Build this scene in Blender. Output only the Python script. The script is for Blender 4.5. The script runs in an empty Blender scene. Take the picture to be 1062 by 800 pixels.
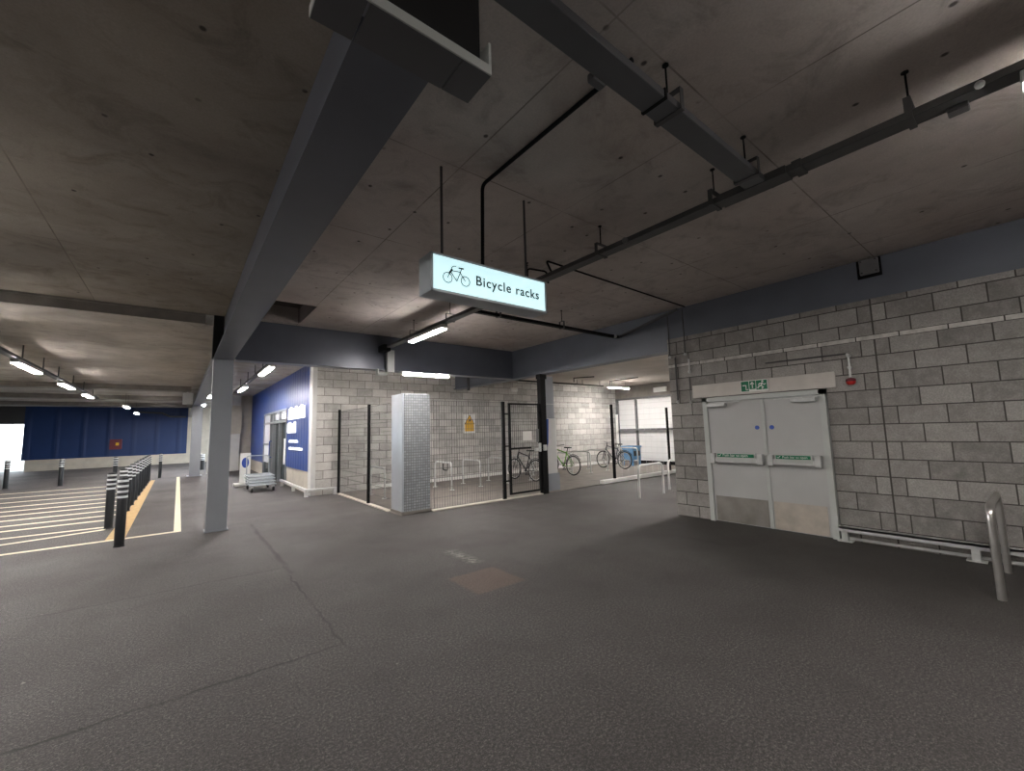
import bpy, bmesh, math, random
from mathutils import Vector, Matrix
random.seed(7)
PI = math.pi
SC = bpy.context.scene
COL = SC.collection

# ------------------------------------------------------------------ materials
def srgb(r, g, b):
    f = lambda c: (c/255/12.92) if c/255 <= .04045 else ((c/255+.055)/1.055)**2.4
    return (f(r), f(g), f(b), 1)

class NT:
    def __init__(s, name):
        s.m = bpy.data.materials.new(name); s.m.use_nodes = True
        s.t = s.m.node_tree; s.n = s.t.nodes; s.l = s.t.links
        s.b = s.n['Principled BSDF']
    def node(s, t, **k):
        n = s.n.new(t)
        for a, v in k.items(): setattr(n, a, v)
        return n
    def set(s, sock, v):
        if isinstance(v, bpy.types.NodeSocket): s.l.new(v, sock)
        elif v is not None: sock.default_value = v
    def math(s, op, a, b=None, clamp=False):
        n = s.node('ShaderNodeMath', operation=op); n.use_clamp = clamp
        s.set(n.inputs[0], a); s.set(n.inputs[1], b); return n.outputs[0]
    def pos(s):
        if not hasattr(s, '_p'):
            g = s.node('ShaderNodeNewGeometry'); x = s.node('ShaderNodeSeparateXYZ')
            s.l.new(g.outputs['Position'], x.inputs[0]); s._p = (g.outputs['Position'], x.outputs[0], x.outputs[1], x.outputs[2])
        return s._p
    def comb(s, x, y, z=0.0):
        n = s.node('ShaderNodeCombineXYZ'); s.set(n.inputs[0], x); s.set(n.inputs[1], y); s.set(n.inputs[2], z); return n.outputs[0]
    def noise(s, scale, detail=3, vec=None, rough=.55, out=0, dist=0):
        n = s.node('ShaderNodeTexNoise'); n.inputs['Scale'].default_value = scale; n.inputs['Detail'].default_value = detail
        n.inputs['Roughness'].default_value = rough; n.inputs['Distortion'].default_value = dist
        s.l.new(vec if vec is not None else s.pos()[0], n.inputs['Vector']); return n.outputs[out]
    def ramp(s, fac, stops):
        n = s.node('ShaderNodeValToRGB'); s.set(n.inputs[0], fac); e = n.color_ramp.elements
        while len(e) < len(stops): e.new(.5)
        for q, (p, c) in zip(e, stops):
            q.position = p; q.color = c if len(c) == 4 else (*c, 1)
        return n.outputs[0]
    def vramp(s, fac, a, b, lo=0., hi=1.):
        n = s.node('ShaderNodeMapRange'); n.clamp = True
        s.set(n.inputs[0], fac); n.inputs[1].default_value = a; n.inputs[2].default_value = b
        n.inputs[3].default_value = lo; n.inputs[4].default_value = hi; return n.outputs[0]
    def mix(s, f, a, b, mode='MIX'):
        n = s.node('ShaderNodeMix', data_type='RGBA', blend_type=mode)
        s.set(n.inputs[0], f); s.set(n.inputs[6], a); s.set(n.inputs[7], b); return n.outputs[2]
    def bump(s, h, strength=.3, dist=.02):
        n = s.node('ShaderNodeBump'); n.inputs['Strength'].default_value = strength; n.inputs['Distance'].default_value = dist
        s.set(n.inputs['Height'], h); s.l.new(n.outputs[0], s.b.inputs['Normal']); return n
    def box(s, x0=None, x1=None, y0=None, y1=None, soft=.02, wob=None):
        p = s.pos(); out = None
        X, Y = p[1], p[2]
        if wob is not None: X = s.math('ADD', X, wob); Y = s.math('ADD', Y, wob)
        for c, v, sg in ((X, x0, 1), (X, x1, -1), (Y, y0, 1), (Y, y1, -1)):
            if v is None: continue
            m = s.vramp(c, v-soft, v+soft, 0 if sg > 0 else 1, 1 if sg > 0 else 0)
            out = m if out is None else s.math('MULTIPLY', out, m)
        return out

def simple(name, c, rough=.6, metal=0., var=.12, nscale=6, bump=0, spec=None):
    t = NT(name); c = srgb(*c)
    n = t.noise(nscale, 4)
    dark = tuple(v*(1-var) for v in c[:3])+(1,); lite = tuple(min(1, v*(1+var)) for v in c[:3])+(1,)
    t.set(t.b.inputs['Base Color'], t.ramp(n, [(.3, dark), (.7, lite)]))
    t.b.inputs['Roughness'].default_value = rough; t.b.inputs['Metallic'].default_value = metal
    if spec is not None: t.b.inputs['Specular IOR Level'].default_value = spec
    if bump: t.bump(t.noise(nscale*6, 3), bump, .01)
    return t.m

def emit(name, c, strength, base=(240, 240, 240)):
    t = NT(name); t.b.inputs['Base Color'].default_value = srgb(*base)
    t.b.inputs['Emission Color'].default_value = srgb(*c); t.b.inputs['Emission Strength'].default_value = strength
    t.noise(5); return t.m

def blockwall(name, axis, base, dark, mortar, right=False, var=.5):
    t = NT(name); P, X, Y, Z = t.pos()
    u = Y if axis == 'y' else X
    if right:
        left = t.math('GREATER_THAN', u, 1.284)
        u2 = t.math('ADD', u, t.math('MULTIPLY', left, -.29)); u2 = t.math('SUBTRACT', u2, .04)
    else: u2 = u
    v = t.math('SUBTRACT', Z, .195 if right else .19)
    jit = t.noise(3.0, 2)
    br = t.node('ShaderNodeTexBrick'); br.offset = .5; br.offset_frequency = 2; br.squash = 1
    br.inputs['Scale'].default_value = 1; br.inputs['Mortar Size'].default_value = .0075 if right else .008
    br.inputs['Mortar Smooth'].default_value = .25; br.inputs['Brick Width'].default_value = .44
    br.inputs['Row Height'].default_value = .225; br.inputs['Bias'].default_value = 0
    br.inputs['Color1'].default_value = (0, 0, 0, 1); br.inputs['Color2'].default_value = (1, 1, 1, 1)
    br.inputs['Mortar'].default_value = (.5, .5, .5, 1)
    t.l.new(t.comb(u2, v), br.inputs['Vector'])
    tone = t.math('ADD', t.math('MULTIPLY', br.outputs['Color'], var), t.math('MULTIPLY', jit, 1-var))
    fine = t.noise(60, 4, rough=.7); mid = t.noise(9, 5, rough=.65)
    c = t.ramp(tone, [(.15, srgb(*[q*.9 for q in dark])), (.75, srgb(*base))])
    c = t.mix(t.vramp(mid, .45, .8, 0, .35), c, srgb(*[min(255, q+35) for q in base]))
    c = t.mix(t.vramp(fine, .35, .75, .45, 0), c, srgb(*[q*.62 for q in dark]))
    fac = br.outputs['Fac']
    if right:
        jl = t.math('LESS_THAN', t.math('ABSOLUTE', t.math('SUBTRACT', u, 1.284)), .009)
        fac = t.math('MAXIMUM', fac, jl)
        # course of thin pale slips under the beam
        zz = t.math('ABSOLUTE', t.math('SUBTRACT', Z, 2.685))
        slip = t.math('LESS_THAN', zz, .027); edge = t.math('LESS_THAN', zz, .034)
        fr = t.math('FRACT', t.math('DIVIDE', t.math('ADD', u, 9.02), .437))
        gap = t.math('GREATER_THAN', fr, .03)
        c = t.mix(t.math('MULTIPLY', slip, gap), c, t.ramp(mid, [(.3, srgb(*[q*.95 for q in base])), (.7, srgb(*[min(255, q+42) for q in base]))]))
        fac = t.math('MAXIMUM', t.math('MULTIPLY', fac, t.math('SUBTRACT', 1, slip)), t.math('MULTIPLY', edge, t.math('SUBTRACT', 1, t.math('MULTIPLY', slip, gap))))
    c = t.mix(fac, c, srgb(*mortar))
    t.set(t.b.inputs['Base Color'], c); t.b.inputs['Roughness'].default_value = .9
    t.b.inputs['Specular IOR Level'].default_value = .2
    h = t.math('SUBTRACT', t.math('MULTIPLY', fine, .35), fac)
    t.bump(h, .5, .012)
    return t.m

def asphalt():
    t = NT('asphalt'); P, X, Y, Z = t.pos()
    fine = t.math('ADD', t.math('MULTIPLY', t.noise(130, 4, rough=.75), .6), t.math('MULTIPLY', t.noise(55, 3, rough=.7), .4)); mid = t.noise(14, 5, rough=.7); big = t.noise(.55, 4, rough=.6); st = t.noise(1.7, 5, rough=.65, dist=.6)
    c = t.ramp(fine, [(.36, srgb(24, 22, 22)), (.5, srgb(62, 59, 58)), (.65, srgb(144, 138, 134))])
    c = t.mix(t.vramp(big, .3, .7, .0, .40), c, srgb(60, 57, 56))
    c = t.mix(t.vramp(st, .5, .78, 0, .55), c, srgb(48, 45, 43))
    # shade by the double door, painted into the floor colour
    w = t.math('MULTIPLY', t.math('SUBTRACT', t.noise(1.4, 4), .5), .7)
    c = t.mix(t.math('MULTIPLY', t.box(5.1, None, -4, 4.35, .55, w), .62), c, srgb(44, 41, 38))
    wf = t.math('MULTIPLY', t.math('SUBTRACT', t.noise(5, 4), .5), .10)
    wf2 = t.math('MULTIPLY', t.math('SUBTRACT', t.noise(14, 4), .5), .06)
    # reddish repair
    red = t.box(2.37, 2.97, 3.6, 4.2, .03, wf2)
    c = t.mix(t.math('MULTIPLY', red, .6), c, t.ramp(fine, [(.3, srgb(70, 52, 44)), (.7, srgb(132, 106, 94))]))
    # joints between patches
    def line(axis, at, a0, a1, w):
        along, across = (Y, X) if axis == 'x' else (X, Y)
        d = t.math('ABSOLUTE', t.math('SUBTRACT', t.math('ADD', across, wf), at))
        m = t.vramp(d, w*.4, w*1.6, 1, 0)
        m = t.math('MULTIPLY', m, t.vramp(along, a0-.05, a0+.05, 0, 1)); return t.math('MULTIPLY', m, t.vramp(along, a1-.05, a1+.05, 1, 0))
    j = line('x', 1.1, 5.6, 9.2, .028)
    for a in (line('x', 1.06, 3.45, 5.6, .01), line('y', 3.5, -6, 1.05, .013), line('y', 5.92, -6, 1.1, .010), line('x', 5.75, 2.9, 4.8, .010), line('y', 6.55, 2.6, 7, .01), line('y', 7.0, 4.5, 8, .008)):
        j = t.math('MAXIMUM', j, a)
    j = t.math('MULTIPLY', j, t.vramp(st, .3, .5, .3, 1))
    c = t.mix(t.math('MULTIPLY', j, .75), c, srgb(24, 22, 21))
    scr = t.math('MULTIPLY', t.box(2.86, 3.0, 4.45, 5.15, .05, wf2), t.vramp(mid, .45, .6))
    c = t.mix(t.math('MULTIPLY', scr, .6), c, srgb(160, 156, 150))
    # chewing-gum specks
    vo = t.node('ShaderNodeTexVoronoi'); vo.inputs['Scale'].default_value = 2.1; t.l.new(P, vo.inputs['Vector'])
    c = t.mix(t.vramp(vo.outputs['Distance'], .012, .03, .7, 0), c, srgb(165, 160, 152))
    t.set(t.b.inputs['Base Color'], c)
    t.set(t.b.inputs['Roughness'], t.vramp(big, .3, .7, .55, .72)); t.b.inputs['Specular IOR Level'].default_value = .45
    t.bump(t.math('ADD', fine, t.math('MULTIPLY', j, -.3)), .9, .012)
    return t.m

def soffit(name, base, dark, brown, joint, panels):
    t = NT(name); P, X, Y, Z = t.pos()
    big = t.noise(.7, 5, rough=.6, dist=.5); mid = t.noise(6, 5, rough=.65); fine = t.noise(70, 3)
    c = t.ramp(big, [(.3, srgb(*dark)), (.65, srgb(*base))])
    c = t.mix(t.vramp(t.noise(.45, 4, t.comb(Y, X, 3.)), .48, .75, 0, .7), c, srgb(*brown))
    c = t.mix(t.vramp(mid, .5, .8, 0, .3), c, srgb(*[q*.75 for q in dark]))
    c = t.mix(t.vramp(t.noise(2.3, 6, rough=.7, dist=.8), .52, .72, 0, .5), c, srgb(*[q*.66 for q in brown]))
    c = t.mix(t.vramp(fine, .3, .7, .18, 0), c, srgb(*[q*.6 for q in dark]))
    fac = None
    if panels:
        wx, wy, ox, oy = panels
        br = t.node('ShaderNodeTexBrick'); br.offset = .0; br.offset_frequency = 2
        br.inputs['Scale'].default_value = 1; br.inputs['Mortar Size'].default_value = .006; br.inputs['Mortar Smooth'].default_value = .1
        br.inputs['Brick Width'].default_value = wy; br.inputs['Row Height'].default_value = wx
        br.inputs['Color1'].default_value = (0, 0, 0, 1); br.inputs['Color2'].default_value = (1, 1, 1, 1)
        t.l.new(t.comb(t.math('ADD', Y, oy), t.math('ADD', X, ox)), br.inputs['Vector'])
        fac = t.math('MULTIPLY', br.outputs['Fac'], t.vramp(t.noise(1.3, 2), .35, .6, .15, .75))
        c = t.mix(t.math('MULTIPLY', br.outputs['Color'], .10), c, srgb(*[q*.7 for q in dark]))
        c = t.mix(fac, c, srgb(*joint))
        # fixing heads
        vo = t.node('ShaderNodeTexVoronoi'); vo.voronoi_dimensions = '2D'; vo.inputs['Randomness'].default_value = .5
        vo.inputs['Scale'].default_value = 1
        t.l.new(t.comb(t.math('MULTIPLY', X, 2.0), t.math('MULTIPLY', Y, 2.0 if panels[0] > 2 else 1.75)), vo.inputs['Vector'])
        dots = t.vramp(vo.outputs['Distance'], .022, .042, 1, 0)
        keep = t.vramp(t.noise(1.9, 2, t.comb(X, Y, 9.)), .46, .52, 0, 1) if panels[0] < 2 else t.vramp(t.noise(1.9, 2, t.comb(X, Y, 9.)), .52, .58, 0, 1)
        c = t.mix(t.math('MULTIPLY', t.math('MULTIPLY', dots, keep), .8), c, srgb(22, 18, 16))
    t.set(t.b.inputs['Base Color'], c); t.b.inputs['Roughness'].default_value = .85
    t.b.inputs['Specular IOR Level'].default_value = .25
    t.bump(fine if fac is None else t.math('SUBTRACT', t.math('MULTIPLY', mid, .4), fac), .25, .01)
    return t.m

def corrugated(name, c, axis, pitch, rough=.3, metal=.0, depth=.5):
    t = NT(name); P, X, Y, Z = t.pos()
    u = Y if axis == 'y' else X
    s_ = t.math('FRACT', t.math('DIVIDE', u, pitch))
    rib = t.vramp(t.math('ABSOLUTE', t.math('SUBTRACT', s_, .5)), .36, .46, 0, 1)
    n = t.noise(1.2, 3)
    cc = srgb(*c); d = tuple(v*.6 for v in cc[:3])+(1,)
    col = t.mix(t.vramp(n, .3, .7, 0, .3), cc, d)
    col = t.mix(t.math('MULTIPLY', rib, .35), col, d)
    t.set(t.b.inputs['Base Color'], col); t.b.inputs['Roughness'].default_value = rough; t.b.inputs['Metallic'].default_value = metal
    t.bump(t.math('ADD', rib, t.math('MULTIPLY', n, .4)), depth, .03)
    return t.m

def tilemat():
    t = NT('tile_cladding'); P, X, Y, Z = t.pos()
    br = t.node('ShaderNodeTexBrick'); br.offset = 0
    br.inputs['Scale'].default_value = 1; br.inputs['Mortar Size'].default_value = .007; br.inputs['Brick Width'].default_value = .052
    br.inputs['Row Height'].default_value = .052; br.inputs['Color1'].default_value = srgb(138, 142, 146); br.inputs['Color2'].default_value = srgb(164, 168, 172)
    br.inputs['Mortar'].default_value = srgb(112, 114, 117)
    t.l.new(t.comb(X, Z), br.inputs['Vector'])
    c = t.mix(t.vramp(t.noise(3, 4), .4, .7, 0, .45), br.outputs['Color'], srgb(120, 122, 124))
    t.set(t.b.inputs['Base Color'], c); t.b.inputs['Roughness'].default_value = .42; t.b.inputs['Metallic'].default_value = .05
    t.bump(br.outputs['Fac'], -.4, .008); return t.m

M = dict(
    backlit=emit('backlit_letters', (255, 255, 255), .9),
    tubestrong=emit('lamp_tube_strong', (250, 250, 255), 420), kickdark=simple('kick_plate_worn', (142, 138, 132), .4, .3, .2, 4),
    tubecage=emit('lamp_tube_cage', (255, 249, 244), 240),
    block_right=blockwall('block_right', 'y', (176, 172, 167), (138, 135, 131), (76, 73, 70), True),
    block_back=blockwall('block_back', 'x', (222, 219, 214), (184, 181, 176), (122, 119, 114)),
    block_side=blockwall('block_side', 'y', (150, 145, 138), (120, 116, 110), (88, 84, 80)),
    asphalt=asphalt(),
    slab=simple('cage_concrete', (118, 112, 106), .75, 0, .18, 3, .2),
    ceil_r=soffit('soffit_board', (204, 196, 190), (176, 167, 161), (176, 160, 150), (104, 96, 90), (1.2, 1.6, -.53+1.2*10, .4)),
    ceil_l=soffit('soffit_concrete', (166, 158, 147), (136, 128, 119), (134, 121, 102), (92, 84, 76), (2.31, 4.4, 1.12+2.31*8, -2.02+4.4*5)),
    ceil_far=soffit('soffit_far', (205, 199, 190), (158, 151, 142), (176, 163, 148), (70, 66, 62), None),
    ceil_cage=simple('soffit_cage', (196, 188, 178), .85, 0, .1, 1.5),
    concrete=simple('concrete_face', (128, 123, 117), .85, 0, .15, 4, .15),
    palecon=simple('pale_concrete', (186, 180, 168), .85, 0, .10, 3),
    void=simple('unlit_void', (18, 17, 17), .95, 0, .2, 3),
    beam=simple('beam_paint', (92, 96, 106), .36, .15, .10, 1.6),
    beamr=simple('beam_paint_blue', (98, 103, 113), .42, .1, .10, 1.2),
    beamdark=simple('beam_soffit_paint', (88, 89, 92), .42, .1, .12, 1.6),
    column=simple('column_paint', (136, 140, 146), .5, .0, .07, 1.5),
    black=simple('black_metal', (12, 12, 13), .7, 0, .15, 8, 0, .2),
    tray=simple('dark_galvanised', (82, 82, 82), .55, .4, .15, 5),
    galv=simple('galvanised', (198, 200, 198), .38, .35, .10, 12),
    steel=simple('stainless', (205, 203, 198), .28, .9, .05, 10),
    door=simple('door_paint', (180, 181, 179), .45, 0, .04, 2),
    frame=simple('frame_paint', (184, 188, 184), .5, 0, .05, 3),
    kick=simple('kick_plate', (184, 176, 164), .45, .1, .18, 4),
    lintel=simple('lintel_concrete', (198, 193, 186), .85, 0, .07, 5, .1),
    green=simple('sign_green', (8, 112, 76), .5, 0, .04), white=simple('white_plastic', (232, 232, 228), .5, 0, .03),
    blue_disc=simple('blue_disc', (48, 80, 170), .5, 0, .04),
    red=simple('beacon_red', (170, 30, 24), .35, 0, .05), yellow=simple('sign_yellow', (226, 176, 40), .5, 0, .05),
    grey=simple('grey_plastic', (104, 104, 105), .55, 0, .06), dgrey=simple('dark_plastic', (60, 60, 62), .5, 0, .06),
    shopblue=corrugated('shop_cladding', (18, 66, 150), 'y', .33, .38, .1, .6),
    farblue=corrugated('far_cladding', (8, 46, 96), 'x', 1.1, .5, .0, .4),
    shutter=corrugated('shutter_slats', (214, 214, 212), 'z', .2, .5, 0, .3) if False else simple('shutter_panel', (218, 218, 216), .5, 0, .04, 2),
    rubber=simple('rubber', (20, 20, 21), .7, 0, .1, 9),
    bollard=simple('bollard_black', (26, 30, 34), .45, 0, .08, 5), band=simple('bollard_band', (225, 228, 230), .4, 0, .04),
    linew=simple('line_cream', (226, 218, 190), .7, 0, .14, 12), liney=simple('line_ochre', (186, 158, 108), .7, 0, .16, 10),
    signface=emit('sign_light_face', (205, 250, 255), .62), signbody=simple('sign_body', (170, 178, 182), .45, .3, .05),
    ink=simple('sign_ink', (20, 34, 40), .6, 0, .05),
    lampbody=simple('lamp_body', (200, 200, 198), .5, 0, .04),
    tube=emit('lamp_tube', (255, 248, 243), 135), tubecool=emit('lamp_tube_cool', (255, 249, 245), 160),
    tile=tilemat(), clad=simple('column_cladding', (188, 194, 202), .3, .35, .12, 1.3),
    tire=simple('tyre', (30, 30, 31), .75, 0, .1, 9), bikegreen=simple('bike_green', (92, 150, 40), .4, 0, .06),
    bikegrey=simple('bike_grey', (86, 90, 96), .4, .2, .06), bikeblack=simple('bike_black', (34, 34, 38), .4, .2, .06),
    bluebox=simple('crate_blue', (112, 166, 214), .5, 0, .08), bluehang=simple('blue_cloth', (24, 66, 138), .7, 0, .1),
    trolley=simple('trolley_grey', (176, 184, 188), .45, .3, .06), paper=simple('paper', (232, 230, 226), .8, 0, .03),
    glass=simple('dark_glass', (44, 56, 60), .12, 0, .2, 2), frost=simple('frosted_film', (206, 210, 218), .5, 0, .08, 2),
    redsign=simple('red_board', (96, 34, 44), .6, 0, .06), alu=simple('aluminium', (150, 154, 158), .35, .7, .06),
)
def slats():
    t = NT('shutter_slats'); P, X, Y, Z = t.pos()
    f = t.math('FRACT', t.math('DIVIDE', Z, .235)); g = t.vramp(t.math('ABSOLUTE', t.math('SUBTRACT', f, .5)), .44, .49, 0, 1)
    t.set(t.b.inputs['Base Color'], t.mix(t.math('MULTIPLY', g, .35), srgb(222, 222, 221), srgb(150, 150, 150)))
    t.b.inputs['Roughness'].default_value = .5; t.bump(g, -.4, .02); return t.m
M['shutter'] = slats()

# ------------------------------------------------------------------ mesh helpers
def woff(p):
    v = Vector((0, 0, 0))
    while p is not None: v = v+p.location; p = p.parent
    return v
class MB:
    def __init__(s): s.bm = bmesh.new()
    def box(s, x0, x1, y0, y1, z0, z1, bev=0, seg=2):
        b = bmesh.new()
        bmesh.ops.create_cube(b, size=1, matrix=Matrix.Translation(((x0+x1)/2, (y0+y1)/2, (z0+z1)/2)) @ Matrix.Diagonal((abs(x1-x0), abs(y1-y0), abs(z1-z0), 1)))
        if bev: bmesh.ops.bevel(b, geom=b.edges[:], offset=bev, segments=seg, affect='EDGES', profile=.6)
        s.add(b); return s
    def add(s, b):
        me = bpy.data.meshes.new('t'); b.to_mesh(me); b.free(); s.bm.from_mesh(me); bpy.data.meshes.remove(me)
    def rod(s, p, q, r, n=12, r2=None, caps=True):
        p, q = Vector(p), Vector(q); d = q-p
        b = bmesh.new(); bmesh.ops.create_cone(b, segments=n, radius1=r, radius2=r if r2 is None else r2, depth=d.length, cap_ends=caps)
        bmesh.ops.transform(b, matrix=Matrix.Translation((p+q)/2) @ d.to_track_quat('Z', 'Y').to_matrix().to_4x4(), verts=b.verts)
        s.add(b); return s
    def ball(s, c, r, sc=(1, 1, 1), n=14):
        b = bmesh.new(); bmesh.ops.create_uvsphere(b, u_segments=n, v_segments=n//2+2, radius=r)
        bmesh.ops.transform(b, matrix=Matrix.Translation(c) @ Matrix.Diagonal((*sc, 1)), verts=b.verts); s.add(b); return s
    def path(s, pts, r, bend=0, n=12, seg=6):
        pts = [Vector(p) for p in pts]; out = [pts[0]]
        for i in range(1, len(pts)-1):
            a, b, c = pts[i-1], pts[i], pts[i+1]
            if bend <= 0: out.append(b); continue
            u, v = (a-b).normalized(), (c-b).normalized(); ang = u.angle(v)
            d = bend/max(math.tan(ang/2), .05); d = min(d, (a-b).length*.49 if i > 1 else (a-b).length*.95, (c-b).length*.49 if i < len(pts)-2 else (c-b).length*.95)
            p0, p1 = b+u*d, b+v*d
            for k in range(seg+1):
                t = k/seg; out.append(p0.lerp(b, t).lerp(b.lerp(p1, t), t))
        out.append(pts[-1])
        rings = []; prev = None
        for i, p in enumerate(out):
            d = ((out[min(i+1, len(out)-1)]-p).normalized() + (p-out[max(i-1, 0)]).normalized()).normalized()
            if prev is None:
                x = d.orthogonal().normalized()
            else: x = (prev-d*prev.dot(d)).normalized()
            prev = x; y = d.cross(x)
            rings.append([s.bm.verts.new(p+(x*math.cos(2*PI*k/n)+y*math.sin(2*PI*k/n))*r) for k in range(n)])
        for a, b in zip(rings, rings[1:]):
            for k in range(n): s.bm.faces.new((a[k], a[(k+1) % n], b[(k+1) % n], b[k]))
        s.bm.faces.new(rings[0][::-1]); s.bm.faces.new(rings[-1]); return s
    def ring(s, c, R, r, axis='x', n=36, m=8, a0=0, a1=2*PI):
        full = abs(a1-a0-2*PI) < 1e-4; N = n if full else n+1; rings = []
        for i in range(N):
            a = a0+(a1-a0)*i/n; row = []
            for k in range(m):
                b = 2*PI*k/m; rr = R+r*math.cos(b); h = r*math.sin(b); u, v = rr*math.cos(a), rr*math.sin(a)
                row.append(s.bm.verts.new(Vector(c)+(Vector((h, u, v)) if axis == 'x' else Vector((u, h, v)) if axis == 'y' else Vector((u, v, h)))))
            rings.append(row)
        for i in range(n if full else N-1):
            a, b = rings[i], rings[(i+1) % N]
            for k in range(m): s.bm.faces.new((a[k], a[(k+1) % m], b[(k+1) % m], b[k]))
        return s
    def prism(s, pts, axis, a, b):
        f = {'x': lambda u, v, w: (w, u, v), 'y': lambda u, v, w: (u, w, v), 'z': lambda u, v, w: (u, v, w)}[axis]
        A = [s.bm.verts.new(f(u, v, a)) for u, v in pts]; B = [s.bm.verts.new(f(u, v, b)) for u, v in pts]; n = len(pts)
        s.bm.faces.new(A); s.bm.faces.new(B[::-1])
        for i in range(n): s.bm.faces.new((A[i], B[i], B[(i+1) % n], A[(i+1) % n]))
        return s
    def lathe(s, c, prof, n=20):
        rings = []
        for r, z in prof: rings.append([s.bm.verts.new((c[0]+r*math.cos(2*PI*k/n), c[1]+r*math.sin(2*PI*k/n), c[2]+z)) for k in range(n)])
        for a, b in zip(rings, rings[1:]):
            for k in range(n): s.bm.faces.new((a[k], a[(k+1) % n], b[(k+1) % n], b[k]))
        s.bm.faces.new(rings[0][::-1]); s.bm.faces.new(rings[-1]); return s
    def obj(s, name, mat, parent=None, smooth=True):
        bmesh.ops.recalc_face_normals(s.bm, faces=s.bm.faces[:])
        me = bpy.data.meshes.new(name); s.bm.to_mesh(me); s.bm.free()
        me.materials.append(M[mat] if isinstance(mat, str) else mat)
        o = bpy.data.objects.new(name, me); COL.objects.link(o)
        if smooth:
            me.polygons.foreach_set('use_smooth', [True]*len(me.polygons))
            try: me.set_sharp_from_angle(angle=math.radians(35))
            except Exception: pass
        if parent is not None:
            me.transform(Matrix.Translation(-woff(parent))); o.parent = parent
        return o

def tag(o, label=None, cat=None, group=None, kind=None):
    if label: o['label'] = label
    if cat: o['category'] = cat
    if group: o['group'] = group
    if kind: o['kind'] = kind
    return o
def thing(name, loc, label, cat, group=None, kind=None):
    o = bpy.data.objects.new(name, None); COL.objects.link(o); o.location = loc; o.empty_display_size = .1
    return tag(o, label, cat, group, kind)
def struct(name, mb, mat, label=None, cat=None):
    return tag(mb.obj(name, mat, smooth=False), label, cat, None, 'structure')
def dup(root, off, label=None, group=None, rz=None):
    r = root.copy(); COL.objects.link(r)
    r.location = Vector(root.location)+Vector(off)
    if label: r['label'] = label
    if group: r['group'] = group
    for ch in list(root.children):
        c = ch.copy(); COL.objects.link(c); c.parent = r
        for g in ch.children:
            d = g.copy(); COL.objects.link(d); d.parent = c
    if rz is not None: r.rotation_euler.z = rz
    return r
def text_part(txt, size, mat, mtx, parent, name, depth=.003, spacing=1.0, align='LEFT', bold=0):
    cu = bpy.data.curves.new('txt', 'FONT'); cu.body = txt; cu.size = size; cu.extrude = depth; cu.space_character = spacing; cu.align_x = align; cu.offset = bold
    to = bpy.data.objects.new('txt', cu); COL.objects.link(to)
    bpy.context.view_layer.update()
    me = bpy.data.meshes.new_from_object(to.evaluated_get(bpy.context.evaluated_depsgraph_get()))
    bpy.data.objects.remove(to)
    me.transform(mtx); me.materials.clear(); me.materials.append(M[mat])
    o = bpy.data.objects.new(name, me); COL.objects.link(o)
    if parent is not None: me.transform(Matrix.Translation(-woff(parent))); o.parent = parent
    return o

ZC = 3.77      # soffit level
ZB = 2.99      # underside of the steel beams
# ------------------------------------------------------------------ shell
struct('floor', MB().box(-16, 17, -9, 60, -.2, 0), 'asphalt', 'dark grey asphalt floor of the undercroft', 'floor')
tag(MB().box(3.42, 15.68, 7.86, 12.13, -.02, .012).obj('floor', 'slab', smooth=False), 'pale concrete slab inside the cycle cage', 'floor', None, 'structure')
# soffits
c = MB()
hx0, hx1, hy0, hy1 = 1.13, 1.75, 7.48, 8.82
c.box(.57, 7.6, -9, hy0, ZC, ZC+.3); c.box(.57, hx0, hy0, hy1, ZC, ZC+.3); c.box(hx1, 7.6, hy0, hy1, ZC, ZC+.3); c.box(.57, 7.6, hy1, 9.08, ZC, ZC+.3)
struct('ceiling', c, 'ceil_r', 'grey board soffit over the right bay, dotted with fixings', 'ceiling')
struct('ceiling', MB().box(-16, .57, -9, 9.02, ZC, ZC+.3), 'ceil_l', 'brown-grey concrete soffit over the left bay', 'ceiling')
struct('ceiling', MB().box(hx0-.05, hx1+.05, hy0-.05, hy1+.05, ZC+.75, ZC+.8).box(hx0-.05, hx0, hy0-.05, hy1+.05, ZC, ZC+.8).box(hx1, hx1+.05, hy0-.05, hy1+.05, ZC+.3, ZC+.8).box(hx0-.05, hx1+.05, hy1, hy1+.05, ZC+.3, ZC+.8).box(hx0-.05, hx1+.05, hy0-.05, hy0, ZC+.3, ZC+.8), 'concrete', 'dark square opening in the soffit', 'ceiling')
struct('ceiling', MB().box(-16, .28, 9.02, 36, 3.6, 3.9).box(.28, 2.8, 9.08, 36, 3.6, 3.9), 'ceil_far', 'lower stained concrete soffit over the far car park', 'ceiling')
struct('trim_1', MB().box(-16, .28, 9.0, 9.03, 3.6, ZC).box(-16, .28, 8.97, 9.03, ZC-.03, ZC), 'concrete', 'concrete downstand between the two soffit levels', 'trim')
for i, (yy, w) in enumerate(((20.5, .5), (25.5, .6), (30.5, .7))):
    struct('trim_%d' % (2+i), MB().box(-16, .3, yy, yy+w, 3.42, 3.6), 'concrete')
struct('ceiling', MB().box(7.3, 15.9, 2.9, 12.3, 3.4, 3.6), 'ceil_cage', 'cream painted ceiling of the cycle cage', 'ceiling')
struct('ceiling', MB().box(2.8, 7.6, 9.08, 12.3, ZC, 4.0), 'ceil_cage', 'ceiling at the back of the cycle cage', 'ceiling')
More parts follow.
